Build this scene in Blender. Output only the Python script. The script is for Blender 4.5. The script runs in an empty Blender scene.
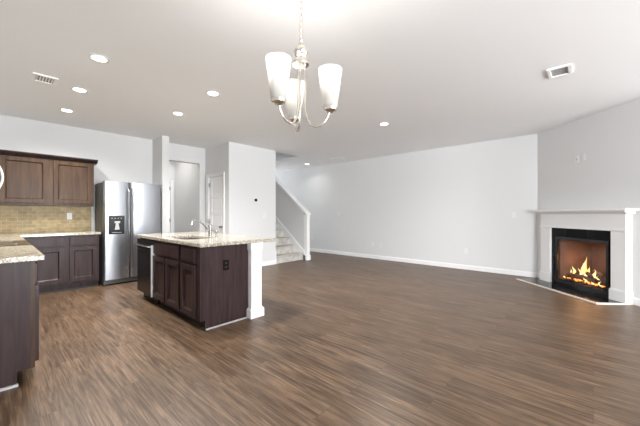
import bpy, bmesh, math, random
from mathutils import Vector, Matrix
PI = math.pi
random.seed(7)
scene = bpy.context.scene
col = scene.collection

# ------------------------------------------------------------------ camera
YAW = math.radians(42.45)
cam_data = bpy.data.cameras.new('camera')
cam_data.sensor_width = 36.0
cam_data.lens = 36.0 * 298.7 / 640.0
cam_data.shift_y = -0.85 / 640.0 * -1
cam_data.clip_start = 0.02
cam = bpy.data.objects.new('camera', cam_data)
cam.location = (0, 0, 1.215)
cam.rotation_euler = (PI / 2, 0, YAW - PI / 2)
col.objects.link(cam)
scene.camera = cam

# ------------------------------------------------------------------ view + world
scene.view_settings.view_transform = 'Standard'
scene.view_settings.look = 'None'
scene.view_settings.gamma = 1.0
scene.view_settings.exposure = 0.38
scene.view_settings.use_curve_mapping = False
scene.cycles.max_bounces = 14
scene.cycles.diffuse_bounces = 9
world = bpy.data.worlds.new('world')
scene.world = world
world.use_nodes = True
world.node_tree.nodes['Background'].inputs[0].default_value = (0.86, 0.93, 1.0, 1)
world.node_tree.nodes['Background'].inputs[1].default_value = 2.0

def area_light(name, loc, rot, sx, sy, power, color, spread=180):
    l = bpy.data.lights.new(name, 'AREA'); l.spread = math.radians(spread); l.shape = 'RECTANGLE'; l.size = sx; l.size_y = sy
    l.energy = power; l.color = color
    o = bpy.data.objects.new(name, l); o.location = loc; o.rotation_euler = rot; col.objects.link(o)
    return o
# daylight entering through the patio door behind the camera
DAY = (0.94, 0.972, 1.0)
area_light('daylight_patio_door', (1.4, -7.72, 1.15), (PI/2+0.3, 0, 0), 2.2, 2.2, 470, DAY, 150)
area_light('added_side_fill', (-0.62, -3.7, 1.5), (PI/2+0.3, 0, -PI/2), 2.4, 1.5, 340, DAY, 160)  # added fill at an unseen side window, brightens the long wall
# unseen fill lamps added to brighten the hall end, stairwell and passage
area_light('hall_fill', (5.8, 10.5, 1.6), (-PI/2-0.25, 0, 0), 1.6, 1.8, 55, DAY)
area_light('stairwell_fill', (5.06, 8.2, 5.35), (0, 0, 0), 0.7, 2.5, 6, DAY)
area_light('passage_fill', (2.65, 7.45, 2.70), (0, 0, 0), 0.4, 0.4, 5.5, (1, 0.96, 0.9))

# ------------------------------------------------------------------ materials
def new_mat(name):
    m = bpy.data.materials.new(name); m.use_nodes = True
    nt = m.node_tree
    return m, nt, nt.nodes['Principled BSDF']
def setp(b, **k):
    names = {'color': 'Base Color', 'rough': 'Roughness', 'metal': 'Metallic', 'spec': 'Specular IOR Level', 'trans': 'Transmission Weight',
             'emit': 'Emission Color', 'estr': 'Emission Strength', 'alpha': 'Alpha', 'aniso': 'Anisotropic', 'coat': 'Coat Weight', 'ior': 'IOR'}
    for a, v in k.items():
        if a in ('color', 'emit'): v = (*v, 1)
        b.inputs[names[a]].default_value = v
def N(nt, t, **k):
    n = nt.nodes.new(t)
    for a, v in k.items():
        if a in n.inputs: n.inputs[a].default_value = v
        else: setattr(n, a, v)
    return n
def coords(nt, scale=(1, 1, 1), rot=(0, 0, 0)):
    tc = N(nt, 'ShaderNodeTexCoord'); mp = N(nt, 'ShaderNodeMapping')
    mp.inputs['Scale'].default_value = scale; mp.inputs['Rotation'].default_value = rot
    nt.links.new(tc.outputs['Object'], mp.inputs['Vector'])
    return mp.outputs['Vector']
def ramp(nt, fac, stops):
    r = N(nt, 'ShaderNodeValToRGB'); e = r.color_ramp.elements
    while len(e) < len(stops): e.new(0.5)
    for i, (p, c) in enumerate(stops): e[i].position = p; e[i].color = (*c, 1)
    nt.links.new(fac, r.inputs['Fac'])
    return r.outputs['Color']
def mix(nt, fac, a, b, mode='MIX'):
    m = N(nt, 'ShaderNodeMix', data_type='RGBA', blend_type=mode)
    if isinstance(fac, (int, float)): m.inputs[0].default_value = fac
    else: nt.links.new(fac, m.inputs[0])
    for s, i in ((a, 6), (b, 7)):
        if isinstance(s, tuple): m.inputs[i].default_value = (*s, 1)
        else: nt.links.new(s, m.inputs[i])
    return m.outputs[2]
def bump(nt, b, h, strength=0.2, dist=0.002):
    n = N(nt, 'ShaderNodeBump'); n.inputs['Strength'].default_value = strength; n.inputs['Distance'].default_value = dist
    nt.links.new(h, n.inputs['Height']); nt.links.new(n.outputs['Normal'], b.inputs['Normal'])

def plain(name, color, rough=0.5, grain=0.0, **k):
    m, nt, b = new_mat(name); setp(b, color=color, rough=rough, **k)
    v = coords(nt)
    n = N(nt, 'ShaderNodeTexNoise'); n.inputs['Scale'].default_value = 220; nt.links.new(v, n.inputs['Vector'])
    if grain: bump(nt, b, n.outputs['Fac'], grain, 0.001)
    return m

WALL = plain('wall_paint', (0.70, 0.702, 0.704), 0.75, 0.05)
CEIL = plain('ceiling_paint', (0.875, 0.885, 0.895), 0.9, 0.08)
TRIM = plain('white_trim_paint', (0.83, 0.83, 0.83), 0.5, spec=0.15)
DOORW = plain('white_door_paint', (0.90, 0.90, 0.90), 0.4)
PLASTIC = plain('white_plastic', (0.76, 0.76, 0.755), 0.4, spec=0.3)
BLACK = plain('black_plastic', (0.010, 0.010, 0.011), 0.25, spec=0.35)
DARKGREY = plain('dark_grey_metal', (0.10, 0.095, 0.09), 0.45, metal=0.3)
DARKHOLE = plain('vent_shadow_grey', (0.32, 0.32, 0.32), 0.6)
VENTW = plain('vent_white_enamel', (0.95, 0.95, 0.95), 0.4)
GRILLE = plain('vent_louvre_shadow', (0.40, 0.40, 0.40), 0.7)
GREY_GRILLE = plain('grille_grey', (0.35, 0.35, 0.35), 0.5)
CHROME = plain('chrome', (0.50, 0.50, 0.50), 0.16, metal=1.0)
NICKEL = plain('brushed_nickel', (0.72, 0.68, 0.62), 0.25, metal=1.0)
BRASS = plain('dark_nickel', (0.22, 0.2, 0.17), 0.3, metal=1.0)
GLASSBLACK = plain('black_glass', (0.015, 0.014, 0.014), 0.06)
EDGE = plain('bright_steel_edge', (0.75, 0.75, 0.76), 0.35, metal=0.4)
PADDLE = plain('light_grey_plastic', (0.45, 0.45, 0.46), 0.4)
COOKTOP = plain('black_glass_tile_reflection', (0.035, 0.022, 0.014), 0.18, spec=0.22)  # black glass; brown of the reflected tile put into its colour
GRANITE_BLACK = plain('polished_black_stone', (0.008, 0.008, 0.008), 0.07, spec=0.2)
OUTLETBROWN = plain('dark_brown_plastic', (0.008, 0.004, 0.004), 0.6, spec=0.1)
MOLD = plain('pale_grey_molding', (0.42, 0.41, 0.41), 0.5)
TOE = plain('toe_kick_black', (0.02, 0.017, 0.016), 0.5)
CREAM = plain('cream_edge_trim', (0.72, 0.66, 0.58), 0.4)

def emission(name, color, strength):
    m = bpy.data.materials.new(name); m.use_nodes = True; nt = m.node_tree; nt.nodes.clear()
    e = nt.nodes.new('ShaderNodeEmission'); o = nt.nodes.new('ShaderNodeOutputMaterial')
    e.inputs[0].default_value = (*color, 1); e.inputs[1].default_value = strength
    nt.links.new(e.outputs[0], o.inputs[0])
    return m
LED = emission('led_disc', (1.0, 0.95, 0.88), 9.0)
BULB = emission('bulb_glow', (1.0, 0.93, 0.82), 3.0)
EMBER = emission('glowing_ember', (1.0, 0.28, 0.05), 2.5)
def flame_mat():
    m = bpy.data.materials.new('flame'); m.use_nodes = True; nt = m.node_tree; nt.nodes.clear()
    e = nt.nodes.new('ShaderNodeEmission'); o = nt.nodes.new('ShaderNodeOutputMaterial')
    n = N(nt, 'ShaderNodeTexNoise'); n.inputs['Scale'].default_value = 18
    nt.links.new(coords(nt, (1, 1, .5)), n.inputs['Vector'])
    c = ramp(nt, n.outputs['Fac'], [(0.3, (1.0, 0.42, 0.08)), (0.55, (1.0, 0.75, 0.3)), (0.7, (1, 0.9, 0.6))])
    nt.links.new(c, e.inputs[0]); e.inputs[1].default_value = 1.6
    nt.links.new(e.outputs[0], o.inputs[0])
    return m
FLAME = flame_mat()

def shade_mat():
    m, nt, b = new_mat('frosted_glass_shade')
    setp(b, color=(0.74, 0.73, 0.70), rough=0.45, emit=(1.0, 0.95, 0.87), estr=0.04)
    t = N(nt, 'ShaderNodeBsdfTranslucent'); t.inputs[0].default_value = (0.40, 0.39, 0.37, 1)
    tr = N(nt, 'ShaderNodeBsdfTransparent')
    ms = N(nt, 'ShaderNodeMixShader'); ms.inputs[0].default_value = 0.5
    ms2 = N(nt, 'ShaderNodeMixShader'); ms2.inputs[0].default_value = 0.12
    out = nt.nodes['Material Output']
    nt.links.new(b.outputs[0], ms.inputs[1]); nt.links.new(t.outputs[0], ms.inputs[2])
    nt.links.new(ms.outputs[0], ms2.inputs[1]); nt.links.new(tr.outputs[0], ms2.inputs[2])
    nt.links.new(ms2.outputs[0], out.inputs[0])
    return m
SHADE = shade_mat()

def glass_mat():
    m = bpy.data.materials.new('clear_glass'); m.use_nodes = True; nt = m.node_tree; nt.nodes.clear()
    g = N(nt, 'ShaderNodeBsdfGlossy'); g.inputs['Roughness'].default_value = 0.03
    t = N(nt, 'ShaderNodeBsdfTransparent'); x = N(nt, 'ShaderNodeMixShader'); x.inputs[0].default_value = 0.02
    o = N(nt, 'ShaderNodeOutputMaterial')
    nt.links.new(t.outputs[0], x.inputs[1]); nt.links.new(g.outputs[0], x.inputs[2]); nt.links.new(x.outputs[0], o.inputs[0])
    return m
GLASS = glass_mat()

def steel_mat():
    m, nt, b = new_mat('brushed_stainless_steel')
    setp(b, color=(0.33, 0.34, 0.36), rough=0.36, metal=1.0)
    n = N(nt, 'ShaderNodeTexNoise'); n.inputs['Scale'].default_value = 3; n.inputs['Detail'].default_value = 3
    nt.links.new(coords(nt, (160, 160, 1.0)), n.inputs['Vector'])
    n2 = N(nt, 'ShaderNodeTexNoise'); n2.inputs['Scale'].default_value = 2.2
    nt.links.new(coords(nt, (1, 1, 1.6)), n2.inputs['Vector'])
    bump(nt, b, n.outputs['Fac'], 0.06, 0.0006)
    return m
STEEL = steel_mat()

def floor_mat():
    m, nt, b = new_mat('wood_plank_floor')
    tc = N(nt, 'ShaderNodeTexCoord')
    sep = N(nt, 'ShaderNodeSeparateXYZ'); nt.links.new(tc.outputs['Object'], sep.inputs[0])
    cmb = N(nt, 'ShaderNodeCombineXYZ')                     # planks run along world Y
    nt.links.new(sep.outputs['Y'], cmb.inputs['X']); nt.links.new(sep.outputs['X'], cmb.inputs['Y'])
    br = N(nt, 'ShaderNodeTexBrick')
    br.offset = 0.37; br.offset_frequency = 2; br.squash = 1.0
    for k, v in (('Scale', 1.0), ('Brick Width', 1.22), ('Row Height', 0.18), ('Mortar Size', 0.0016), ('Mortar Smooth', 0.1), ('Bias', 0.0)):
        br.inputs[k].default_value = v
    br.inputs['Color1'].default_value = (0, 0, 0, 1); br.inputs['Color2'].default_value = (1, 1, 1, 1); br.inputs['Mortar'].default_value = (0.5, 0.5, 0.5, 1)
    nt.links.new(cmb.outputs[0], br.inputs['Vector'])
    sc = N(nt, 'ShaderNodeSeparateColor'); nt.links.new(br.outputs['Color'], sc.inputs[0])
    # each plank shifts the grain pattern
    off = N(nt, 'ShaderNodeCombineXYZ'); mul = N(nt, 'ShaderNodeMath', operation='MULTIPLY'); mul.inputs[1].default_value = 9.0
    nt.links.new(sc.outputs[0], mul.inputs[0]); nt.links.new(mul.outputs[0], off.inputs['X']); nt.links.new(mul.outputs[0], off.inputs['Z'])
    add = N(nt, 'ShaderNodeVectorMath', operation='ADD'); nt.links.new(cmb.outputs[0], add.inputs[0]); nt.links.new(off.outputs[0], add.inputs[1])
    def noise(sx, sy, scale, detail, rough=0.6, dist=0.0):
        mp = N(nt, 'ShaderNodeMapping'); mp.inputs['Scale'].default_value = (sx, sy, 1)
        nt.links.new(add.outputs[0], mp.inputs['Vector'])
        n = N(nt, 'ShaderNodeTexNoise'); n.inputs['Scale'].default_value = scale; n.inputs['Detail'].default_value = detail
        n.inputs['Roughness'].default_value = rough; n.inputs['Distortion'].default_value = dist
        nt.links.new(mp.outputs[0], n.inputs['Vector']); return n.outputs['Fac']
    g1 = noise(1.5, 30, 1.0, 6, 0.66, 1.6)
    g2 = noise(4.0, 85, 1.0, 4, 0.7, 0.5)
    g3 = noise(1.6, 3.5, 1.0, 3)
    c1 = ramp(nt, g1, [(0.30, (0.050, 0.028, 0.016)), (0.43, (0.095, 0.057, 0.032)), (0.55, (0.148, 0.094, 0.058)), (0.72, (0.235, 0.165, 0.112))])
    c2 = ramp(nt, g2, [(0.3, (0.62, 0.61, 0.61)), (0.7, (1.32, 1.32, 1.30))])
    c = mix(nt, 1.0, c1, c2, 'MULTIPLY')
    tone = ramp(nt, sc.outputs[0], [(0.0, (0.93, 0.93, 0.93)), (1.0, (1.05, 1.05, 1.05))])
    c = mix(nt, 1.0, c, tone, 'MULTIPLY')
    t3 = ramp(nt, g3, [(0.35, (0.80, 0.79, 0.78)), (0.65, (1.18, 1.18, 1.17))])
    c = mix(nt, 1.0, c, t3, 'MULTIPLY')
    c = mix(nt, br.outputs['Fac'], c, (0.075, 0.05, 0.036))
    nt.links.new(c, b.inputs['Base Color'])
    rr = ramp(nt, g2, [(0.3, (0.34, 0.34, 0.34)), (0.7, (0.44, 0.44, 0.44))])
    nt.links.new(rr, b.inputs['Roughness'])
    setp(b, spec=0.38)
    bump(nt, b, g2, 0.12, 0.001)
    return m
FLOOR = floor_mat()

def wood_mat(name, dark, light, rough=0.33):
    m, nt, b = new_mat(name)
    n = N(nt, 'ShaderNodeTexNoise'); n.inputs['Scale'].default_value = 1.0; n.inputs['Detail'].default_value = 5; n.inputs['Distortion'].default_value = 0.6
    nt.links.new(coords(nt, (26, 26, 2.2)), n.inputs['Vector'])
    nt.links.new(ramp(nt, n.outputs['Fac'], [(0.3, dark), (0.7, light)]), b.inputs['Base Color'])
    setp(b, rough=rough, spec=0.15)
    bump(nt, b, n.outputs['Fac'], 0.04, 0.001)
    return m
ESPRESSO = wood_mat('espresso_stained_wood', (0.025, 0.014, 0.014), (0.050, 0.031, 0.031))
UPPERWOOD = wood_mat('lit_espresso_wood', (0.042, 0.022, 0.012), (0.090, 0.052, 0.030))  # same espresso wood, lighter colour stands in for light on the uppers
BARK = wood_mat('charred_log', (0.02, 0.013, 0.01), (0.16, 0.09, 0.055), 0.8)

def granite_mat():
    m, nt, b = new_mat('speckled_cream_granite')
    v = coords(nt)
    n1 = N(nt, 'ShaderNodeTexNoise'); n1.inputs['Scale'].default_value = 48; n1.inputs['Detail'].default_value = 5; nt.links.new(v, n1.inputs['Vector'])
    n2 = N(nt, 'ShaderNodeTexVoronoi'); n2.inputs['Scale'].default_value = 130; nt.links.new(v, n2.inputs['Vector'])
    n3 = N(nt, 'ShaderNodeTexNoise'); n3.inputs['Scale'].default_value = 120; n3.inputs['Detail'].default_value = 2; nt.links.new(v, n3.inputs['Vector'])
    c = ramp(nt, n1.outputs['Fac'], [(0.32, (0.19, 0.155, 0.10)), (0.47, (0.32, 0.28, 0.20)), (0.6, (0.41, 0.375, 0.30)), (0.72, (0.58, 0.56, 0.50))])
    s = N(nt, 'ShaderNodeSeparateColor'); nt.links.new(n2.outputs['Color'], s.inputs[0])
    c = mix(nt, ramp(nt, s.outputs[0], [(0.80, (0, 0, 0)), (0.86, (1, 1, 1))]), c, (0.70, 0.69, 0.66))
    c = mix(nt, ramp(nt, n3.outputs['Fac'], [(0.60, (0, 0, 0)), (0.66, (1, 1, 1))]), c, (0.13, 0.10, 0.08))
    nt.links.new(c, b.inputs['Base Color']); setp(b, rough=0.13)
    return m
GRANITE = granite_mat()

def tile_mat():
    m, nt, b = new_mat('tan_stone_subway_tile')
    tc = N(nt, 'ShaderNodeTexCoord'); sep = N(nt, 'ShaderNodeSeparateXYZ'); nt.links.new(tc.outputs['Object'], sep.inputs[0])
    ad = N(nt, 'ShaderNodeMath', operation='ADD'); nt.links.new(sep.outputs['X'], ad.inputs[0]); nt.links.new(sep.outputs['Y'], ad.inputs[1])
    cmb = N(nt, 'ShaderNodeCombineXYZ'); nt.links.new(ad.outputs[0], cmb.inputs['X']); nt.links.new(sep.outputs['Z'], cmb.inputs['Y'])
    br = N(nt, 'ShaderNodeTexBrick'); br.offset = 0.5
    for k, v in (('Scale', 1.0), ('Brick Width', 0.115), ('Row Height', 0.055), ('Mortar Size', 0.0024), ('Mortar Smooth', 0.2)): br.inputs[k].default_value = v
    br.inputs['Color1'].default_value = (0.300, 0.222, 0.110, 1); br.inputs['Color2'].default_value = (0.410, 0.315, 0.165, 1); br.inputs['Mortar'].default_value = (0.46, 0.385, 0.235, 1)
    nt.links.new(cmb.outputs[0], br.inputs['Vector'])
    n = N(nt, 'ShaderNodeTexNoise'); n.inputs['Scale'].default_value = 14; n.inputs['Detail'].default_value = 4
    nt.links.new(tc.outputs['Object'], n.inputs['Vector'])
    c = mix(nt, 1.0, br.outputs['Color'], ramp(nt, n.outputs['Fac'], [(0.3, (0.8, 0.8, 0.78)), (0.7, (1.15, 1.13, 1.1))]), 'MULTIPLY')
    nt.links.new(c, b.inputs['Base Color']); setp(b, rough=0.4, spec=0.25)
    inv = N(nt, 'ShaderNodeMath', operation='SUBTRACT'); inv.inputs[0].default_value = 1; nt.links.new(br.outputs['Fac'], inv.inputs[1])
    bump(nt, b, inv.outputs[0], 0.4, 0.002)
    return m
TILE = tile_mat()

def carpet_mat():
    m, nt, b = new_mat('pale_stair_carpet')
    n = N(nt, 'ShaderNodeTexNoise'); n.inputs['Scale'].default_value = 90; n.inputs['Detail'].default_value = 4; nt.links.new(coords(nt), n.inputs['Vector'])
    n2 = N(nt, 'ShaderNodeTexNoise'); n2.inputs['Scale'].default_value = 9; nt.links.new(coords(nt), n2.inputs['Vector'])
    c = ramp(nt, n.outputs['Fac'], [(0.3, (0.42, 0.40, 0.36)), (0.7, (0.66, 0.64, 0.60))])
    c = mix(nt, 1.0, c, ramp(nt, n2.outputs['Fac'], [(0.35, (0.8, 0.8, 0.8)), (0.65, (1.1, 1.1, 1.1))]), 'MULTIPLY')
    nt.links.new(c, b.inputs['Base Color']); setp(b, rough=0.95)
    bump(nt, b, n.outputs['Fac'], 0.5, 0.004)
    return m
CARPET = carpet_mat()
def firebrick_mat():
    m, nt, b = new_mat('firebox_lining')
    n = N(nt, 'ShaderNodeTexNoise'); n.inputs['Scale'].default_value = 6; nt.links.new(coords(nt), n.inputs['Vector'])
    nt.links.new(ramp(nt, n.outputs['Fac'], [(0.3, (0.075, 0.038, 0.022)), (0.7, (0.12, 0.062, 0.038))]), b.inputs['Base Color']); setp(b, rough=0.7)
    return m
FIREBRICK = firebrick_mat()

# ------------------------------------------------------------------ mesh helpers
ROOTM = {}
def rootm(o): return ROOTM.get(o.name, Matrix.Identity(4)) if o else Matrix.Identity(4)

class MB:
    """collects shapes in one bmesh; self.M places them (world or local)"""
    def __init__(s, M=None): s.bm = bmesh.new(); s.M = M or Matrix.Identity(4)
    def _v(s, p): return s.bm.verts.new(s.M @ Vector(p))
    def box(s, x0, x1, y0, y1, z0, z1):
        v = [s._v((x, y, z)) for z in (z0, z1) for y in (y0, y1) for x in (x0, x1)]
        for f in ((0, 2, 3, 1), (4, 5, 7, 6), (0, 1, 5, 4), (2, 6, 7, 3), (0, 4, 6, 2), (1, 3, 7, 5)):
            s.bm.faces.new([v[i] for i in f])
        return s
    def prism(s, poly, axis, a, b):
        """poly: 2-D points; axis x: (y,z), y: (x,z), z: (x,y), extruded from a to b"""
        def P(q, t):
            return {'x': (t, q[0], q[1]), 'y': (q[0], t, q[1]), 'z': (q[0], q[1], t)}[axis]
        A = [s._v(P(q, a)) for q in poly]; B = [s._v(P(q, b)) for q in poly]
        n = len(poly)
        s.bm.faces.new(A[::-1]); s.bm.faces.new(B)
        for i in range(n): s.bm.faces.new([A[i], A[(i+1) % n], B[(i+1) % n], B[i]])
        return s
    def lathe(s, prof, c=(0, 0, 0), seg=24, axis='z', closed=False):
        rings = []
        for r, h in prof:
            ring = []
            for i in range(seg):
                a = 2*PI*i/seg; u, w = r*math.cos(a), r*math.sin(a)
                p = {'z': (u, w, h), 'y': (u, h, w), 'x': (h, u, w)}[axis]
                ring.append(s._v((c[0]+p[0], c[1]+p[1], c[2]+p[2])))
            rings.append(ring)
        for a, b in zip(rings, rings[1:]):
            for i in range(seg): s.bm.faces.new([a[i], a[(i+1) % seg], b[(i+1) % seg], b[i]])
        if closed:
            for i in range(seg): s.bm.faces.new([rings[-1][i], rings[-1][(i+1) % seg], rings[0][(i+1) % seg], rings[0][i]])
        else:
            if prof[0][0] > 1e-5: s.bm.faces.new(rings[0][::-1])
            if prof[-1][0] > 1e-5: s.bm.faces.new(rings[-1])
        return s
    def tube(s, pts, r, seg=10, radii=None):
        pts = [Vector(p) for p in pts]; rings = []
        up = None
        for i, p in enumerate(pts):
            t = (pts[min(i+1, len(pts)-1)] - pts[max(i-1, 0)]).normalized()
            if up is None:
                up = Vector((0, 0, 1)) if abs(t.z) < 0.9 else Vector((1, 0, 0))
            n = (up - t*up.dot(t)).normalized(); up = n; b = t.cross(n)
            rr = radii[i] if radii else r
            rings.append([s._v(p + (n*math.cos(2*PI*k/seg) + b*math.sin(2*PI*k/seg))*rr) for k in range(seg)])
        for a, b in zip(rings, rings[1:]):
            for i in range(seg): s.bm.faces.new([a[i], a[(i+1) % seg], b[(i+1) % seg], b[i]])
        s.bm.faces.new(rings[0][::-1]); s.bm.faces.new(rings[-1])
        return s
    def build(s, name, mat, parent=None, local=False, bevel=0.0, smooth=False, label=None, seg=2):
        bm = s.bm
        bmesh.ops.remove_doubles(bm, verts=bm.verts, dist=1e-6)
        bmesh.ops.recalc_face_normals(bm, faces=bm.faces)
        if parent and not local: bm.transform(rootm(parent).inverted())
        me = bpy.data.meshes.new(name); bm.to_mesh(me); bm.free()
        me.materials.append(mat)
        o = bpy.data.objects.new(name, me); col.objects.link(o)
        if parent:
            o.parent = parent; ROOTM[o.name] = rootm(parent)
        if smooth:
            for p in me.polygons: p.use_smooth = True
            e = o.modifiers.new('split', 'EDGE_SPLIT'); e.split_angle = math.radians(40)
        if bevel:
            b = o.modifiers.new('bevel', 'BEVEL'); b.width = bevel; b.segments = seg; b.limit_method = 'ANGLE'
        if label: o['label'] = label
        return o

def thing(name, label, cat, loc=(0, 0, 0), rotz=0.0, group=None):
    o = bpy.data.objects.new(name, None); o.empty_display_size = 0.1
    o.location = loc; o.rotation_euler = (0, 0, rotz); col.objects.link(o)
    o['label'] = label; o['category'] = cat
    if group: o['group'] = group
    ROOTM[o.name] = Matrix.Translation(Vector(loc)) @ Matrix.Rotation(rotz, 4, 'Z')
    return o
def tag(o, label, cat, group=None, kind=None):
    o['label'] = label; o['category'] = cat
    if group: o['group'] = group
    if kind: o['kind'] = kind
    return o
def struct(mb, name, mat, label=None, cat=None, **k):
    o = mb.build(name, mat, **k); o['kind'] = 'structure'
    if label: o['label'] = label
    if cat: o['category'] = cat
    return o
def frame(origin, u, n):
    """local x = u (width), y = n (outward), z up"""
    u = Vector(u); n = Vector(n)
    return Matrix(((u.x, n.x, 0, origin[0]), (u.y, n.y, 0, origin[1]), (u.z, n.z, 1, origin[2]), (0, 0, 0, 1)))

# ------------------------------------------------------------------ room dimensions
H = 2.74
XL, XR = -0.387, 6.977
YK = 6.715            # kitchen wall
YB = -7.5             # wall behind the camera
YT = 5.67             # thermostat wall
XT = 4.61             # its free end
YEND = 10.6
S2 = 2 ** -0.5
P0 = (XR, 0.782, 0.0)     # far corner of the diagonal fireplace wall
ROTD = math.radians(225)  # local x runs along the diagonal wall, -y points into the room

# floor
f = MB(); f.box(XL-0.2, XR+0.2, YB-0.3, YEND+0.2, -0.1, 0.0)
struct(f, 'floor', FLOOR, 'brown wood plank floor running through the whole room', 'floor')
# ceiling with the stairwell opening
c = MB()
c.box(XL-0.2, XR+0.2, YB-0.2, 5.81, H, H+0.3)
c.box(XL-0.2, XT, 5.81, YEND+0.2, H, H+0.3)
c.box(5.52, XR+0.2, 5.81, YEND+0.2, H, H+0.3)
struct(c, 'ceiling', CEIL, 'smooth white ceiling with a stairwell opening', 'ceiling')
w = MB()
w.box(XT-0.12, XT, 5.69, YEND, H+0.3, 5.4); w.box(5.52, 5.64, 5.69, YEND, H+0.3, 5.4)
w.box(XT, 5.52, 5.69, 5.81, H+0.3, 5.4); w.box(XT, 5.52, YEND-0.12, YEND, H+0.3, 5.4)
w.box(XT-0.12, 5.64, 5.69, YEND, 5.4, 5.5)
struct(w, 'wall_stairwell', WALL, 'grey upper walls inside the stairwell opening', 'wall')

w = MB(); w.box(XL-0.15, XL, YB, -4.9, 0, H); w.box(XL-0.15, XL, -4.9, -2.5, 0, 0.75); w.box(XL-0.15, XL, -4.9, -2.5, 2.25, H); w.box(XL-0.15, XL, -2.5, YK+0.15, 0, H)
struct(w, 'wall_left', WALL, 'pale grey wall behind the near counter', 'wall')
w = MB(); w.box(XL, 2.36, YK, YK+0.15, 0, H)
# right of the stub the wall continues with the passage opening (2.46..3.219, up to 2.375)
w.box(2.36, 2.46, YK, YK+0.15, 0, H); w.box(2.46, 3.219, YK, YK+0.15, 2.375, H); w.box(3.219, 3.47, YK, YK+0.15, 0, H)
struct(w, 'wall_back', WALL, 'pale grey kitchen wall with a cased passage opening', 'wall')
w = MB(); w.box(2.215, 2.345, 6.185, YK, 0, H)
struct(w, 'wall_refrigerator_side', WALL, 'narrow stub wall beside the refrigerator', 'wall')
# passage behind
w = MB(); w.box(3.219, 3.36, YK+0.15, 8.14, 0, H)
struct(w, 'wall_passage_right', WALL, 'grey side wall of the rear passage', 'wall')
w = MB(); w.box(1.9, 2.05, YK+0.15, 8.14, 0, H)
struct(w, 'wall_passage_left', WALL)
w = MB(); w.box(1.9, 2.30, 8.14, 8.3, 0, H); w.box(3.12, 3.36, 8.14, 8.3, 0, H); w.box(2.30, 3.12, 8.14, 8.3, 2.04, H)
struct(w, 'wall_passage_end', WALL, 'end wall of the rear passage', 'wall')
# pantry wall, plane x=3.35, facing the island; door opening y 5.90..6.53
w = MB(); w.box(3.35, 3.47, YT, 5.90, 0, H); w.box(3.35, 3.47, 6.53, YK, 0, H); w.box(3.35, 3.47, 5.90, 6.53, 2.05, H)
struct(w, 'wall_pantry', WALL, 'grey wall holding the white pantry door', 'wall')
w = MB(); w.box(3.47, XT, YT, YT+0.12, 0, H)
struct(w, 'wall_thermostat', WALL, 'pale grey wall panel with the round thermostat', 'wall')
w = MB(); w.box(XT-0.12, XT, YT+0.12, YEND, 0, H)
struct(w, 'wall_stair_left', WALL)
w = MB(); w.box(XR, XR+0.15, P0[1]-0.2, YEND, 0, H)
struct(w, 'wall_right', WALL, 'long pale grey wall of the living area', 'wall')
w = MB(); w.box(XT-0.12, XR+0.15, YEND, YEND+0.15, 0, H)
struct(w, 'wall_hall_end', WALL)
# diagonal wall (local: x along, y into the wall); opening for the firebox
D = Matrix.Translation(Vector(P0)) @ Matrix.Rotation(ROTD, 4, 'Z')
FX0, FX1, FZ0, FZ1 = 0.50, 1.40, 0.07, 0.80
w = MB(D); LD = 1.95
w.box(0, FX0, 0, 0.15, 0, H); w.box(FX1, LD, 0, 0.15, 0, H); w.box(FX0, FX1, 0, 0.15, FZ1, H); w.box(FX0, FX1, 0, 0.15, 0, FZ0)
struct(w, 'wall_fireplace', WALL, 'grey diagonal wall above the fireplace', 'wall')
DE = D @ Vector((LD, 0, 0))
w = MB(); w.box(DE.x, DE.x+0.15, YB, DE.y, 0, H)
struct(w, 'wall_chase_side', WALL)
# front wall: patio door 0.3..2.5, window 3.0..5.4
w = MB()
w.box(XL-0.15, 0.3, YB-0.15, YB, 0, H); w.box(2.5, 3.0, YB-0.15, YB, 0, H); w.box(5.4, DE.x+0.15, YB-0.15, YB, 0, H)
w.box(3.0, 5.4, YB-0.15, YB, 0, 0.75); w.box(3.0, 5.4, YB-0.15, YB, 2.35, H); w.box(0.3, 2.5, YB-0.15, YB, 2.35, H)
struct(w, 'wall_front', WALL)
def window(name, x0, x1, z0, z1, mull):
    fr = MB(); y0, y1 = YB-0.10, YB-0.04; t = 0.05
    fr.box(x0, x0+t, y0, y1, z0, z1); fr.box(x1-t, x1, y0, y1, z0, z1); fr.box(x0, x1, y0, y1, z0, z0+t); fr.box(x0, x1, y0, y1, z1-t, z1)
    for m_ in mull: fr.box(m_-0.03, m_+0.03, y0, y1, z0, z1)
    o = struct(fr, name, TRIM)
    g = MB(); g.box(x0+t, x1-t, YB-0.075, YB-0.07, z0+t, z1-t); g.build('pane', GLASS, o)
window('window_1', 3.0, 5.4, 0.75, 2.35, (3.8, 4.6))
window('window_2', 0.3, 2.5, 0.0, 2.35, (1.4,))
fr = MB()
for y0, y1, z0, z1 in ((-4.9, -4.85, 0.75, 2.25), (-2.55, -2.5, 0.75, 2.25), (-4.85, -2.55, 0.75, 0.80), (-4.85, -2.55, 2.20, 2.25), (-3.73, -3.67, 0.80, 2.20)):
    fr.box(XL-0.10, XL-0.04, y0, y1, z0, z1)
struct(fr, 'added_window', TRIM)  # unseen window frame, added along with the side fill light

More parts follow.
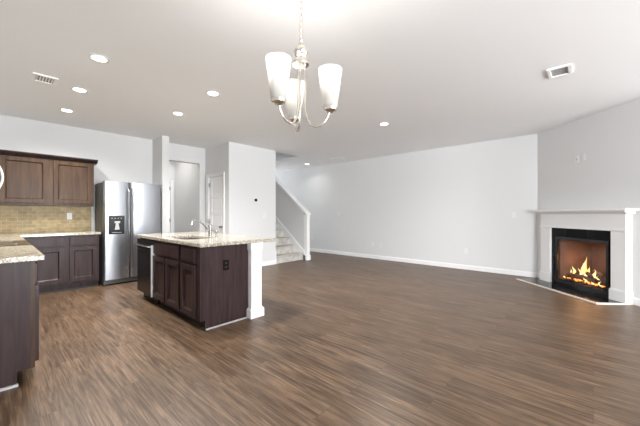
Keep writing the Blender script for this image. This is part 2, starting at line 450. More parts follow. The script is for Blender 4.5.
# baseboards
def baseboard(name, M, x0, x1, h=0.10, t=0.014):
    b = MB(M); b.prism([(0, 0), (-t, 0), (-t, h-0.02), (-t*0.5, h-0.006), (-t*0.4, h), (0, h)], 'x', x0, x1)
    return struct(b, name, TRIM)
baseboard('baseboard_right', frame((XR, 0, 0), (0, 1, 0), (1, 0, 0)), P0[1]+0.012, YEND)
baseboard('baseboard_fireplace', D, 1.66, LD)
baseboard('baseboard_fireplace_corner', D, 0.014, 0.19)
baseboard('baseboard_thermostat', frame((0, YT, 0), (1, 0, 0), (0, 1, 0)), 3.35, XT+0.012)
baseboard('baseboard_pantry', frame((3.35, 0, 0), (0, 1, 0), (1, 0, 0)), YT, 5.83)
baseboard('baseboard_passage', frame((3.219, 0, 0), (0, 1, 0), (1, 0, 0)), YK, 8.14)
baseboard('baseboard_back', frame((0, YK, 0), (1, 0, 0), (0, 1, 0)), 3.22, 3.35)

# ------------------------------------------------------------------ doors
def panel_door(name, M, w_, h_, knob_x, label, hinge_x):
    """local x width, y out of the wall; slab face at y=-0.02"""
    d = MB(M); d.box(0.003, w_-0.003, -0.055, -0.042, 0.01, h_-0.004)
    st = 0.105; n = 5; rail = 0.095
    d.box(0.003, st, -0.042, -0.02, 0.01, h_-0.004); d.box(w_-st, w_-0.003, -0.042, -0.02, 0.01, h_-0.004)
    zs = 0.16; ph = (h_-0.11-zs-rail*(n-1))/n
    d.box(st, w_-st, -0.042, -0.02, 0.01, zs); d.box(st, w_-st, -0.042, -0.02, h_-0.11, h_-0.004)
    for i in range(n):
        z0 = zs+i*(ph+rail)
        if i: d.box(st, w_-st, -0.042, -0.02, z0-rail, z0)
        d.box(st+0.02, w_-st-0.02, -0.05, -0.028, z0+0.022, z0+ph-0.02)
    o = struct(d, name, DOORW, label, 'door', bevel=0.003)
    cs = MB(M); cw = 0.07
    prof = lambda a, b, z0, z1: cs.box(a, b, 0.0, 0.018, z0, z1)
    prof(-cw, 0, 0, h_+cw); prof(w_, w_+cw, 0, h_+cw); prof(0, w_, h_, h_+cw)
    cs.box(-cw, -cw+0.015, 0.018, 0.026, 0, h_+cw); cs.box(w_+cw-0.015, w_+cw, 0.018, 0.026, 0, h_+cw); cs.box(-cw, w_+cw, 0.018, 0.026, h_+cw-0.015, h_+cw)
    cs.build('door_casing', TRIM, o, bevel=0.003)
    k = MB(M); kz = 0.93
    k.lathe([(0.0, -0.02), (0.03, -0.02), (0.03, -0.012), (0.011, -0.008), (0.011, 0.02), (0.022, 0.026), (0.028, 0.038), (0.022, 0.052), (0.0, 0.056)], (knob_x, 0, kz), 18, 'y')
    k.build('knob', BRASS, o, smooth=True, label='dark metal door knob')
    for hz in (0.25, 1.0, 1.83):
        h = MB(M); h.lathe([(0.0, 0), (0.008, 0), (0.008, 0.09), (0, 0.09)], (hinge_x, 0.004, hz), 10, 'z')
        h.box(hinge_x-0.015, hinge_x+0.015, -0.02, -0.003, hz, hz+0.09)
        h.build('hinge', GREY_GRILLE, o)
    return o
panel_door('door_1', frame((3.35, 6.53, 0), (0, -1, 0), (-1, 0, 0)), 0.63, 2.05, 0.56, 'white five-panel pantry door behind the island', 0.006)
panel_door('door_2', frame((2.30, 8.14, 0), (1, 0, 0), (0, -1, 0)), 0.82, 2.04, 0.07, 'white door at the end of the passage', 0.812)

# ------------------------------------------------------------------ staircase
st = thing('staircase', 'carpeted staircase rising behind the thermostat wall', 'staircase', (5.05, 5.66, 0))
RUN, RISE, NS = 0.25, 0.19, 15
for i in range(NS):
    y0 = 5.66+i*RUN; z1 = (i+1)*RISE
    s = MB(); x1 = 5.50
    s.box(XT+0.016, x1, y0, y0+RUN+0.002, max(0, z1-RISE*2+0.02), z1-0.03)
    s.box(XT+0.016, x1, y0-0.028, y0+RUN, z1-0.034, z1)
    s.build('step', CARPET, st, bevel=0.012, seg=3)
SL = RISE/RUN
def nose(y): return RISE + SL*(y-5.66)
Y1 = 5.66+NS*RUN
sk = MB(); sk.prism([(5.56, 0), (5.56, 0.10), (5.60, nose(5.60)+0.10), (Y1, nose(Y1)+0.10), (Y1, nose(Y1)-0.35), (5.9, 0)], 'x', 5.50, 5.52)
sk.build('skirt_board', TRIM, st, label='white sloping skirt board')
sk = MB(); sk.prism([(5.66, 0), (5.66, nose(5.66)+0.10), (Y1, nose(Y1)+0.10), (Y1, nose(Y1)-0.35), (6.1, 0)], 'x', XT, XT+0.015)
sk.build('skirt_board', TRIM, st, label='white sloping skirt board')
HW = 1.11
def capz(y): return nose(y)+HW
ye = 5.66+(H-HW-RISE)/SL - 0.02          # half wall meets the ceiling
hw = MB(); hw.prism([(5.62, 0), (5.62, capz(5.62)), (ye, capz(ye)), (Y1, H), (Y1, 0)], 'x', 5.52, 5.62)
hw.build('half_wall', WALL, st, label='grey sloping half wall')
cp = MB(); cp.prism([(5.50, capz(5.50)), (5.50, capz(5.50)+0.045), (ye-0.06, capz(ye-0.06)+0.045), (ye, capz(ye))], 'x', 5.485, 5.65)
cp.prism([(5.62, capz(5.62)-0.05), (5.62, capz(5.62)), (ye, capz(ye)), (ye, capz(ye)-0.05)], 'x', 5.505, 5.635)
cp.build('rail_cap', TRIM, st, label='white sloping rail cap')
nw = MB(); nw.box(5.515, 5.625, 5.51, 5.62, 0, capz(5.56)-0.02); nw.box(5.50, 5.64, 5.495, 5.635, 0, 0.13); nw.box(5.505, 5.635, 5.50, 5.63, capz(5.56)-0.12, capz(5.56)-0.09)
nw.build('newel_post', TRIM, st, bevel=0.003, label='white square newel post')

# ------------------------------------------------------------------ cabinet fronts
def cab_door(parent, M, x0, x1, z0, z1, mat, name='door', rail=0.058):
    """shaker style door with a raised bead round a flat panel"""
    d = MB(M); t = 0.024
    d.box(x0, x0+rail, 0, t, z0, z1); d.box(x1-rail, x1, 0, t, z0, z1)
    d.box(x0+rail, x1-rail, 0, t, z0, z0+rail); d.box(x0+rail, x1-rail, 0, t, z1-rail, z1)
    d.box(x0+rail, x1-rail, 0, 0.005, z0+rail, z1-rail)
    a0, a1, c0, c1, b = x0+rail, x1-rail, z0+rail, z1-rail, 0.016      # sloping bead round the recessed panel
    d.prism([(0.005, c0), (0.021, c0), (0.005, c0+b)], 'x', a0, a1); d.prism([(0.005, c1), (0.018, c1), (0.005, c1-b*0.6)], 'x', a0, a1)
    d.prism([(a0, 0.005), (a0, 0.021), (a0+b, 0.005)], 'z', c0, c1); d.prism([(a1, 0.005), (a1, 0.021), (a1-b, 0.005)], 'z', c0, c1)
    return d.build(name, mat, parent, bevel=0.002)
def cab_drawer(parent, M, x0, x1, z0, z1, mat, name='drawer'):
    d = MB(M); d.box(x0, x1, 0, 0.016, z0, z1); d.box(x0+0.012, x1-0.012, 0.016, 0.021, z0+0.012, z1-0.012)
    return d.build(name, mat, parent, bevel=0.002)

# --- rear run of base cabinets (faces -y), face plane y = 6.11
t = thing('base_cabinet', 'espresso two-door base cabinet between near counter and refrigerator', 'cabinet', (0.78, 6.40, 0))
b = MB(); b.box(0.262, 1.195, 6.11, YK-0.004, 0.105, 0.873); b.build('body', ESPRESSO, t)
b = MB(); b.box(0.262, 1.195, 6.18, YK-0.004, 0, 0.105); b.build('toe_kick', ESPRESSO, t)
b = MB(); b.box(0.262, 1.195, 6.168, 6.18, 0.0, 0.018); b.build('toe_strip', TOE, t)
M = frame((0, 6.11, 0), (1, 0, 0), (0, -1, 0))
cab_drawer(t, M, 0.285, 0.745, 0.705, 0.852, ESPRESSO); cab_drawer(t, M, 0.808, 1.165, 0.705, 0.852, ESPRESSO)
cab_door(t, M, 0.285, 0.745, 0.14, 0.685, ESPRESSO); cab_door(t, M, 0.808, 1.165, 0.14, 0.685, ESPRESSO)

t = thing('corner_cabinet', 'espresso base cabinet turning the corner past the range', 'cabinet', (-0.08, 5.7, 0))
b = MB(); b.box(XL+0.002, 0.205, 4.79, YK-0.004, 0.105, 0.873); b.box(0.205, 0.258, 6.105, YK-0.004, 0.105, 0.873); b.build('body', ESPRESSO, t)
b = MB(); b.box(XL+0.002, 0.135, 4.79, YK-0.004, 0, 0.105); b.build('toe_kick', ESPRESSO, t)
M = frame((0.205, 0, 0), (0, 1, 0), (1, 0, 0))
cab_drawer(t, M, 4.82, 5.40, 0.705, 0.852, ESPRESSO); cab_door(t, M, 4.82, 5.40, 0.14, 0.685, ESPRESSO)

b = MB(); b.prism([(XL+0.002, 4.775), (0.255, 4.775), (0.255, 6.08), (1.215, 6.08), (1.215, YK-0.012), (XL+0.002, YK-0.012)], 'z', 0.875, 0.912)
tag(b.build('countertop', GRANITE, bevel=0.004), 'L-shaped speckled granite countertop under the tan tile backsplash', 'countertop')

# --- near left base cabinet
t = thing('base_cabinet', 'espresso base cabinet with plain end panel at the near left', 'cabinet', (-0.08, 3.5, 0))
b = MB(); b.box(XL+0.002, 0.183, 3.018, 4.05, 0.10, 0.873); b.build('body', ESPRESSO, t)
b = MB(); b.prism([(XL+0.002, 0), (0.112, 0), (0.112, 0.10), (0.183, 0.10), (0.183, 0.873), (XL+0.002, 0.873)], 'y', 3.0, 3.018); b.build('end_panel', ESPRESSO, t)
b = MB(); b.box(0.183, 0.204, 3.0, 4.05, 0.10, 0.873); b.build('face_frame', UPPERWOOD, t, label='lighter brown face frame edge')
b = MB(); b.box(XL+0.002, 0.112, 3.018, 4.05, 0, 0.10); b.build('toe_kick', ESPRESSO, t)
M = frame((0.204, 0, 0), (0, 1, 0), (1, 0, 0))
for a, c_ in ((3.035, 3.52), (3.53, 4.03)):
    cab_drawer(t, M, a, c_, 0.705, 0.852, ESPRESSO); cab_door(t, M, a, c_, 0.13, 0.69, ESPRESSO)
b = MB(); b.box(XL+0.002, 0.118, 2.984, 3.0, 0.0, 0.018); b.build('shoe_molding', MOLD, t, label='pale floor molding strip')
b = MB(); b.box(XL+0.002, 0.255, 2.975, 4.065, 0.875, 0.912)
tag(b.build('countertop', GRANITE, bevel=0.004), 'speckled granite countertop on the near left end cabinet', 'countertop')

# --- range between the counters
t = thing('range', 'black glass-top range between the two left counters', 'range', (-0.07, 4.42, 0))
b = MB(); b.box(XL+0.01, 0.18, 4.072, 4.768, 0.06, 0.895); b.build('body', DARKGREY, t)
b = MB(); b.box(XL+0.01, 0.252, 4.07, 4.771, 0.89, 0.916)
ct = b.build('cooktop', COOKTOP, t, bevel=0.003)
for (x, y, r) in ((-0.22, 4.25, .075), (-0.22, 4.6, .09), (0.06, 4.25, .10), (0.06, 4.6, .075)):
    q = MB(); q.lathe([(r, 0.9162), (r, 0.9170), (r-.006, 0.9170), (r-.006, 0.9162)], (x, y, 0), 28, closed=True); q.build('burner_ring', GREY_GRILLE, ct)
b = MB(); b.box(0.18, 0.215, 4.08, 4.76, 0.24, 0.80); dr = b.build('oven_door', STEEL, t, bevel=0.004)
q = MB(); q.box(0.215, 0.218, 4.17, 4.67, 0.38, 0.66); q.build('window', GLASSBLACK, dr)
q = MB(); q.tube([(0.215, 4.13, 0.755), (0.245, 4.13, 0.755), (0.245, 4.71, 0.755), (0.215, 4.71, 0.755)], 0.01); q.build('handle', STEEL, dr, smooth=True)
b = MB(); b.box(0.18, 0.21, 4.08, 4.76, 0.07, 0.23); b.build('drawer', STEEL, t, bevel=0.004)
b = MB(); b.box(0.18, 0.21, 4.08, 4.76, 0.81, 0.89); cpn = b.build('control_panel', BLACK, t)
for i in range(5):
    q = MB(); q.lathe([(0, 0.21), (0.018, 0.21), (0.016, 0.232), (0, 0.232)], (0, 4.16+i*0.13, 0.85), 14, 'x'); q.build('knob', STEEL, cpn, smooth=True)
b = MB(); b.box(XL+0.004, XL+0.05, 4.07, 4.77, 0.915, 0.96); b.build('rear_vent', BLACK, t)

# --- microwave over the range
t = thing('microwave', 'over-the-range microwave with arched handle at the left edge', 'microwave', (-0.19, 4.42, 1.37))
b = MB(); b.box(XL+0.002, -0.01, 4.07, 4.77, 1.37, 1.79); b.build('body', BLACK, t)
b = MB(); b.box(-0.01, 0.012, 4.07, 4.55, 1.385, 1.78); d_ = b.build('door', BLACK, t, bevel=0.004)
b = MB(); b.box(-0.01, 0.012, 4.555, 4.77, 1.385, 1.78); b.build('control_panel', BLACK, t, bevel=0.004)
b = MB(); pts = [(0.012+0.052*math.sin(PI*i/12), 4.60, 1.43+0.34*i/12) for i in range(13)]
b.tube(pts, 0.011, 10); b.build('handle', PLASTIC, d_, smooth=True, label='white arched handle')

# --- upper cabinets
t = thing('wall_cabinet', 'espresso two-door wall cabinet above the tile backsplash', 'cabinet', (0.6, 6.55, 1.345))
b = MB(); b.box(-0.02, 1.18, 6.41, YK-0.004, 1.345, 2.10); b.build('body', UPPERWOOD, t)
M = frame((0, 6.41, 0), (1, 0, 0), (0, -1, 0))
cab_door(t, M, 0.06, 0.588, 1.385, 2.075, UPPERWOOD); cab_door(t, M, 0.648, 1.150, 1.385, 2.075, UPPERWOOD)
b = MB(); b.prism([(6.41, 2.085), (6.39, 2.09), (6.345, 2.125), (6.335, 2.135), (6.335, 2.15), (6.71, 2.15), (6.71, 2.085)], 'x', -0.02, 1.225)
b.build('crown_molding', ESPRESSO, t, label='dark crown molding')

# --- backsplash
b = MB(); b.box(XL+0.002, 1.195, YK-0.012, YK-0.0005, 0.912, 1.345)
struct(b, 'trim_1', TILE, 'tan stone subway tile backsplash behind the rear counter', 'backsplash')
b = MB(); b.box(XL+0.0005, XL+0.010, 3.0, YK-0.012, 0.912, 1.37)
struct(b, 'trim_2', TILE)

# ------------------------------------------------------------------ refrigerator
t = thing('refrigerator', 'stainless side-by-side refrigerator with black ice dispenser', 'refrigerator', (1.695, 6.37, 0))
b = MB(); b.box(1.245, 2.145, 6.125, 6.68, 0.02, 1.755); b.build('body', DARKGREY, t, bevel=0.006, label='dark grey refrigerator case')
def fdoor(x0, x1, name):
    b = MB(); b.prism([(x0, 6.12), (x0, 6.055), (x0+0.012, 6.042), (x0+0.03, 6.037), (x1-0.03, 6.037), (x1-0.012, 6.042), (x1, 6.055), (x1, 6.12)], 'z', 0.095, 1.77)
    return b.build(name, STEEL, t, smooth=True)
fd = fdoor(1.243, 1.622, 'door'); fd2 = fdoor(1.632, 2.147, 'door')
for x, dpar in ((1.597, fd), (1.660, fd2)):
    b = MB(); b.tube([(x, 6.037, 1.66), (x, 6.005, 1.64), (x, 5.985, 1.60), (x, 5.98, 0.9), (x, 5.985, 0.34), (x, 6.005, 0.30), (x, 6.037, 0.28)], 0.013, 12)
    b.build('handle', STEEL, dpar, smooth=True)
b = MB(); b.box(1.31, 1.545, 6.030, 6.045, 0.865, 1.185); dp = b.build('ice_dispenser', BLACK, fd, bevel=0.008)
# dispenser details, joined in the dispenser's own look
b = MB(); b.box(1.36, 1.50, 6.026, 6.031, 0.892, 0.898); b.box(1.395, 1.475, 6.020, 6.031, 1.055, 1.09); b.prism([(1.415, 1.055), (1.45, 1.055), (1.47, 0.945), (1.40, 0.945)], 'y', 6.024, 6.031)
for i in range(4): b.box(1.352+i*0.045, 1.366+i*0.045, 6.026, 6.031, 1.135, 1.145)
o = b.build('dispenser_paddle', PADDLE, dp, label='steel dispenser paddle and buttons')
b = MB(); b.box(1.25, 2.14, 6.06, 6.12, 0.02, 0.088)
for i in range(5): b.box(1.30, 2.10, 6.055, 6.06, 0.03+i*0.011, 0.035+i*0.011)
b.build('kick_grille', DARKGREY, t)
b = MB(); b.box(1.245, 2.145, 6.045, 6.125, 0.0, 0.025); b.build('base_strip', BLACK, t)

# ------------------------------------------------------------------ island
YI0 = 2.99
t = thing('kitchen_island', 'espresso island cabinet with white corner posts', 'kitchen island', (1.72, 3.95, 0))
b = MB(); b.box(1.46, 1.99, YI0+0.02, 4.30, 0.10, 0.868); b.box(1.46, 1.99, 4.30, 4.92, 0.862, 0.868); b.box(1.97, 1.99, 4.30, 4.92, 0.1, 0.868); b.box(1.46, 1.99, 4.90, 4.92, 0.1, 0.868)
b.build('body', ESPRESSO, t)
b = MB(); b.box(1.44, 1.46, YI0+0.02, 4.30, 0.10, 0.868); b.build('face_frame', ESPRESSO, t)
b = MB(); b.prism([(1.44, 0.10), (1.495, 0.10), (1.495, 0.0), (2.02, 0.0), (2.02, 0.872), (1.44, 0.872)], 'y', YI0, YI0+0.02); b.build('end_panel', ESPRESSO, t)
b = MB(); b.box(1.515, 1.97, YI0+0.02, 4.92, 0, 0.10); b.build('toe_kick', TOE, t, label='black recessed toe kick')
b = MB(); b.box(1.495, 1.992, YI0-0.012, YI0, 0, 0.013); b.build('shoe_molding', MOLD, t, label='pale strip along the floor')
M = frame((1.44, 0, 0), (0, 1, 0), (-1, 0, 0))
cab_drawer(t, M, 3.475, 4.285, 0.69, 0.85, ESPRESSO); cab_drawer(t, M, 3.085, 3.425, 0.69, 0.85, ESPRESSO)
cab_door(t, M, 3.90, 4.285, 0.12, 0.665, ESPRESSO); cab_door(t, M, 3.475, 3.86, 0.12, 0.665, ESPRESSO); cab_door(t, M, 3.085, 3.425, 0.12, 0.665, ESPRESSO)
for y0 in (2.925, 4.84):
    b = MB(); x0, x1 = 2.02, 2.165; y1 = y0+0.145
    b.box(x0, x1, y0, y1, 0, 0.874)
    b.box(x0-0.022, x1+0.022, y0-0.022, y1+0.022, 0, 0.095); b.prism([(x0-0.022, 0.095), (x1+0.022, 0.095), (x1+0.005, 0.115), (x0-0.005, 0.115)], 'y', y0-0.008, y1+0.008)
    b.box(x0-0.012, x1+0.012, y0-0.012, y1+0.012, 0.80, 0.874); b.box(x0-0.006, x1+0.006, y0-0.006, y1+0.006, 0.785, 0.80)
    b.build('post', TRIM, t, bevel=0.003, label='white square post')
# island countertop with sink cut-out
SX0, SX1, SY0, SY1 = 1.53, 1.90, 3.50, 4.22
IX0, IX1, IY0, IY1 = 1.405, 2.385, 2.915, 4.95
b = MB(); z0, z1 = 0.875, 0.913
xs, ys = [IX0, SX0, SX1, IX1], [IY0, SY0, SY1, IY1]
V = {}
for k, z in enumerate((z0, z1)):
    for i, x in enumerate(xs):
        for j, y in enumerate(ys): V[i, j, k] = b.bm.verts.new((x, y, z))
for i in range(3):
    for j in range(3):
        if (i, j) == (1, 1): continue
        for k in (0, 1): b.bm.faces.new([V[i, j, k], V[i+1, j, k], V[i+1, j+1, k], V[i, j+1, k]])
for i in range(3):
    for j in (0, 3): b.bm.faces.new([V[i, j, 0], V[i+1, j, 0], V[i+1, j, 1], V[i, j, 1]]); b.bm.faces.new([V[j, i, 0], V[j, i+1, 0], V[j, i+1, 1], V[j, i, 1]])
for a, c_ in (((1, 1), (2, 1)), ((2, 1), (2, 2)), ((2, 2), (1, 2)), ((1, 2), (1, 1))):
    b.bm.faces.new([V[a[0], a[1], 0], V[c_[0], c_[1], 0], V[c_[0], c_[1], 1], V[a[0], a[1], 1]])
tag(b.build('island_countertop', GRANITE, bevel=0.004), 'large speckled granite countertop on the island around the sink', 'countertop')
# sink (open basin)
b = MB(); zb = 0.872 
def basin(b, x0, x1, y0, y1, zt, depth, th):
    b.box(x0-th, x0, y0-th, y1+th, zt-depth, zt); b.box(x1, x1+th, y0-th, y1+th, zt-depth, zt)
    b.box(x0, x1, y0-th, y0, zt-depth, zt); b.box(x0, x1, y1, y1+th, zt-depth, zt); b.box(x0-th, x1+th, y0-th, y1+th, zt-depth-th, zt-depth)
SINK = thing('kitchen_sink', 'stainless undermount double sink set in the island', 'sink', (1.715, 3.86, 0.69))
basin(b, SX0-0.004, SX1+0.004, SY0-0.004, SY1+0.004, 0.874, 0.18, 0.004); b.box(SX0, SX1, 3.855, 3.865, 0.694, 0.85)
b.build('basin', STEEL, SINK)
for y in (3.68, 4.04):
    q = MB(); q.lathe([(0, 0.6945), (0.042, 0.6945), (0.042, 0.697), (0.03, 0.697), (0, 0.6955)], (1.715, y, 0), 20); q.build('drain', CHROME, SINK, smooth=True)
# faucet
t = thing('faucet', 'chrome pull-out kitchen faucet angled over the island sink', 'faucet', (1.965, 3.80, 0.913))
b = MB(); b.lathe([(0, 0.913), (0.03, 0.913), (0.03, 0.92), (0.022, 0.926), (0.021, 1.03), (0.023, 1.05), (0.019, 1.068), (0, 1.072)], (1.965, 3.80, 0), 20)
b.build('body', CHROME, t, smooth=True)
b = MB(); b.tube([(1.965, 3.80, 0.985), (1.93, 3.80, 1.01), (1.875, 3.80, 1.075), (1.825, 3.80, 1.115), (1.78, 3.80, 1.132), (1.745, 3.80, 1.132)], 0.0105, 12)
b.build('spout', CHROME, t, smooth=True)
b = MB(); b.tube([(1.75, 3.80, 1.134), (1.73, 3.80, 1.128), (1.722, 3.80, 1.115), (1.716, 3.80, 1.075)], 0.018, 12, radii=[.013, .018, .019, .017]); b.build('spray_head', CHROME, t, smooth=True)
b = MB(); b.tube([(1.965, 3.80, 1.07), (1.955, 3.80, 1.09), (1.90, 3.80, 1.13)], 0.007, 10); b.build('lever', CHROME, t, smooth=True)
t = thing('side_sprayer', 'small chrome dispenser standing beside the kitchen faucet', 'soap dispenser', (1.95, 3.60, 0.913))
b = MB(); b.lathe([(0, 0.913), (0.022, 0.913), (0.022, 0.919), (0.013, 0.925), (0.012, 0.975), (0.016, 0.985), (0.014, 1.0), (0, 1.004)], (1.95, 3.60, 0), 18); b.build('body', CHROME, t, smooth=True)
b = MB(); b.tube([(1.95, 3.60, 0.995), (1.92, 3.60, 1.012), (1.885, 3.60, 1.008)], 0.007, 10); b.build('nozzle', CHROME, t, smooth=True)

# dishwasher
t = thing('dishwasher', 'black dishwasher with steel edge in the island', 'dishwasher', (1.7, 4.6, 0))
b = MB(); b.box(1.46, 1.955, 4.315, 4.885, 0.10, 0.858); b.build('body', DARKGREY, t)
b = MB(); b.box(1.41, 1.46, 4.312, 4.888, 0.115, 0.72); dd = b.build('door', BLACK, t, bevel=0.004, label='glossy black dishwasher door')
b = MB(); b.box(1.408, 1.46, 4.312, 4.888, 0.725, 0.858); b.build('control_panel', BLACK, t, bevel=0.003)
b = MB(); b.box(1.402, 1.458, 4.300, 4.312, 0.115, 0.80); b.build('steel_edge', EDGE, dd, bevel=0.002, label='bright steel door edge')
b = MB(); b.tube([(1.408, 4.34, 0.775), (1.385, 4.34, 0.775), (1.385, 4.86, 0.775), (1.408, 4.86, 0.775)], 0.009, 10); b.build('handle', STEEL, t, smooth=True)
b = MB(); b.box(1.49, 1.51, 4.32, 4.88, 0.0, 0.10); b.build('kick_plate', BLACK, t)

# ------------------------------------------------------------------ outlets, switches and thermostat
def plate(M, label, cat, kind, mat=PLASTIC, group=None, w_=0.07, h_=0.115, gangs=1):
    mat = OUTLETBROWN if mat is BLACK else mat
    loc = M.translation
    t = thing({'outlet': 'wall_outlet', 'switch': 'light_switch', 'cable': 'cable_plate'}[kind], label, cat, tuple(loc), group=group)
    W = w_*gangs*0.82 if gangs > 1 else w_
    b = MB(M); b.box(-W/2, W/2, 0, 0.006, -h_/2, h_/2); b.build('cover_plate', mat, t, bevel=0.002)
    for g in range(gangs):
        xo = (g-(gangs-1)/2)*0.046
        if kind == 'outlet':
            for dz in (-0.022, 0.022):
                q = MB(M); q.box(xo-0.016, xo+0.016, 0.006, 0.0085, dz-0.014, dz+0.014); s_ = q.build('socket', mat, t, bevel=0.003)
                q = MB(M); q.box(xo-0.008, xo-0.006, 0.0085, 0.0088, dz-0.004, dz+0.006); q.box(xo+0.006, xo+0.008, 0.0085, 0.0088, dz-0.004, dz+0.006); q.build('slots', DARKHOLE if mat is PLASTIC else GREY_GRILLE, s_)
        elif kind == 'switch':
            q = MB(M); q.box(xo-0.006, xo+0.006, 0.006, 0.016, -0.012, 0.012); q.build('toggle', mat, t, bevel=0.002)
        else:
            q = MB(M); q.lathe([(0, 0.006), (0.008, 0.006), (0.008, 0.014), (0, 0.014)], (xo, 0, 0), 12, 'y'); q.build('jack', GREY_GRILLE, t)
    return t
def onR(y, z): return frame((XR, y, z), (0, 1, 0), (-1, 0, 0))
plate(onR(5.627, 1.225), 'pale light switch on long wall near the stairs', 'light switch', 'switch')
plate(onR(6.734, 0.431), 'white outlet low on long wall right beside the newel post', 'outlet', 'outlet')
plate(onR(4.43, 0.394), 'white outlet low on the long wall, mate of the cable plate', 'outlet', 'outlet')
plate(onR(4.18, 0.37), 'white cable plate low on the long wall beside an outlet', 'cable plate', 'cable')
plate(onR(2.054, 0.402), 'white outlet low on long wall toward the fireplace', 'outlet', 'outlet')
plate(onR(1.161, 1.192), 'white light switch on long wall next to the mantel', 'light switch', 'switch')
MD = D @ Matrix.Rotation(PI, 4, 'Z')
def onD(a, z):
    p = D @ Vector((a, 0, z)); return frame(tuple(p), (-S2, -S2, 0), (-S2, S2, 0))
plate(onD(0.835, 2.10), 'white cable plate high above the mantel, left of its pair', 'cable plate', 'cable')
plate(onD(0.955, 2.11), 'white outlet high above the mantel, right of its pair', 'outlet', 'outlet')
plate(frame((4.262, YT, 1.176), (1, 0, 0), (0, -1, 0)), 'white double light switch below the round thermostat', 'light switch', 'switch', gangs=2)
plate(frame((0.89, YK-0.012, 1.175), (1, 0, 0), (0, -1, 0)), 'white outlet on the tan tile backsplash', 'outlet', 'outlet')
plate(frame((1.73, YI0, 0.651), (1, 0, 0), (0, -1, 0)), 'black outlet on the island end panel', 'outlet', 'outlet', mat=BLACK)
t = thing('thermostat', 'small round black thermostat on the pale grey wall', 'thermostat', (4.024, YT, 1.528))
b = MB(); b.lathe([(0, 0), (0.055, 0), (0.055, -0.005), (0, -0.005)], (4.024, YT, 1.528), 28, 'y'); b.build('wall_plate', PLASTIC, t, smooth=True)
b = MB(); b.lathe([(0, -0.005), (0.034, -0.005), (0.036, -0.024), (0.032, -0.028), (0, -0.029)], (4.024, YT, 1.528), 28, 'y'); b.build('dial', BLACK, t, smooth=True, label='black round dial')

# ------------------------------------------------------------------ ceiling fixtures
def downlight(x, y, label, power=85):
    t = thing('recessed_light', label, 'ceiling light', (x, y, H), group='recessed ceiling lights')
    b = MB(); b.lathe([(0.062, H-0.004), (0.088, H-0.006), (0.092, H), (0.060, H)], (x, y, 0), 32, closed=True); b.build('trim_ring', TRIM, t, smooth=True)
    b = MB(); b.lathe([(0, H-0.003), (0.063, H-0.003), (0.063, H-0.001), (0, H-0.001)], (x, y, 0), 28); b.build('lens', LED, t)
    l = bpy.data.lights.new('downlight_lamp', 'SPOT'); l.energy = power; l.spot_size = math.radians(150); l.spot_blend = 0.9; l.color = (1, 0.98, 0.95); l.shadow_soft_size = 0.07
    o = bpy.data.objects.new('downlight_lamp', l); o.location = (0, 0, -0.015); o.parent = t; col.objects.link(o)
for x, y, lab in ((0.70, 3.576, 'recessed light above the near left counter, nearest of the aisle three'),
                  (0.715, 4.663, 'recessed light above the aisle, middle of the three beside the ceiling vent'),
                  (0.73, 5.729, 'recessed light in front of the wall cabinets, farthest of the aisle three'),
                  (1.893, 4.656, 'recessed light above the refrigerator end of the island'),
                  (1.878, 3.555, 'recessed light above the near end of the island'),
                  (4.474, 2.62, 'single recessed light in the living area ceiling'),
                  (6.474, 6.461, 'recessed light beside the stairs close to the long wall')):
    downlight(x, y, lab, 15 if x > 6 else 150)
def vent(cx, cy, sx, sy, rz, label):
    t = thing('ceiling_vent', label, 'ceiling vent', (cx, cy, H), rz)
    b = MB(); w_ = 0.03
    for (x0, x1, y0, y1) in ((-sx/2, sx/2, -sy/2, -sy/2+w_), (-sx/2, sx/2, sy/2-w_, sy/2), (-sx/2, -sx/2+w_, -sy/2+w_, sy/2-w_), (sx/2-w_, sx/2, -sy/2+w_, sy/2-w_)):
        b.box(x0, x1, y0, y1, -0.014, 0)
    b.build('frame', VENTW, t, local=True, bevel=0.002)
    b = MB(); b.box(-sx/2+w_, sx/2-w_, -sy/2+w_, sy/2-w_, -0.002, 0); b.build('backing', GRILLE, t, local=True)
    n = 6
    for i in range(n):
        y = -sy/2+w_+(i+0.5)*(sy-2*w_)/n
        b = MB(); b.prism([(y-0.008, -0.003), (y-0.006, -0.003), (y+0.008, -0.010), (y+0.006, -0.010)], 'x', -sx/2+w_, sx/2-w_); b.build('slat', TRIM, t, local=True)
    return t
vent(0.39, 4.57, 0.25, 0.21, PI/2, 'white ceiling vent above the kitchen aisle near the lights')
vent(4.08, 0.265, 0.20, 0.27, PI/2, 'white ceiling vent in the living area toward the fireplace')
vent(6.39, 5.20, 0.24, 0.36, 0, 'pale ceiling vent near the long wall and stair light')
t = thing('smoke_detector', 'small white smoke detector on the hall ceiling past stairs', 'smoke detector', (6.55, 7.3, H))
b = MB(); b.lathe([(0, H), (0.065, H), (0.065, H-0.02), (0.05, H-0.036), (0, H-0.038)], (6.55, 7.3, 0), 24); b.build('body', PLASTIC, t, smooth=True)
b = MB(); b.lathe([(0, H-0.038), (0.018, H-0.038), (0.016, H-0.043), (0, H-0.043)], (6.55, 7.3, 0), 16); b.build('test_button', PLASTIC, t)

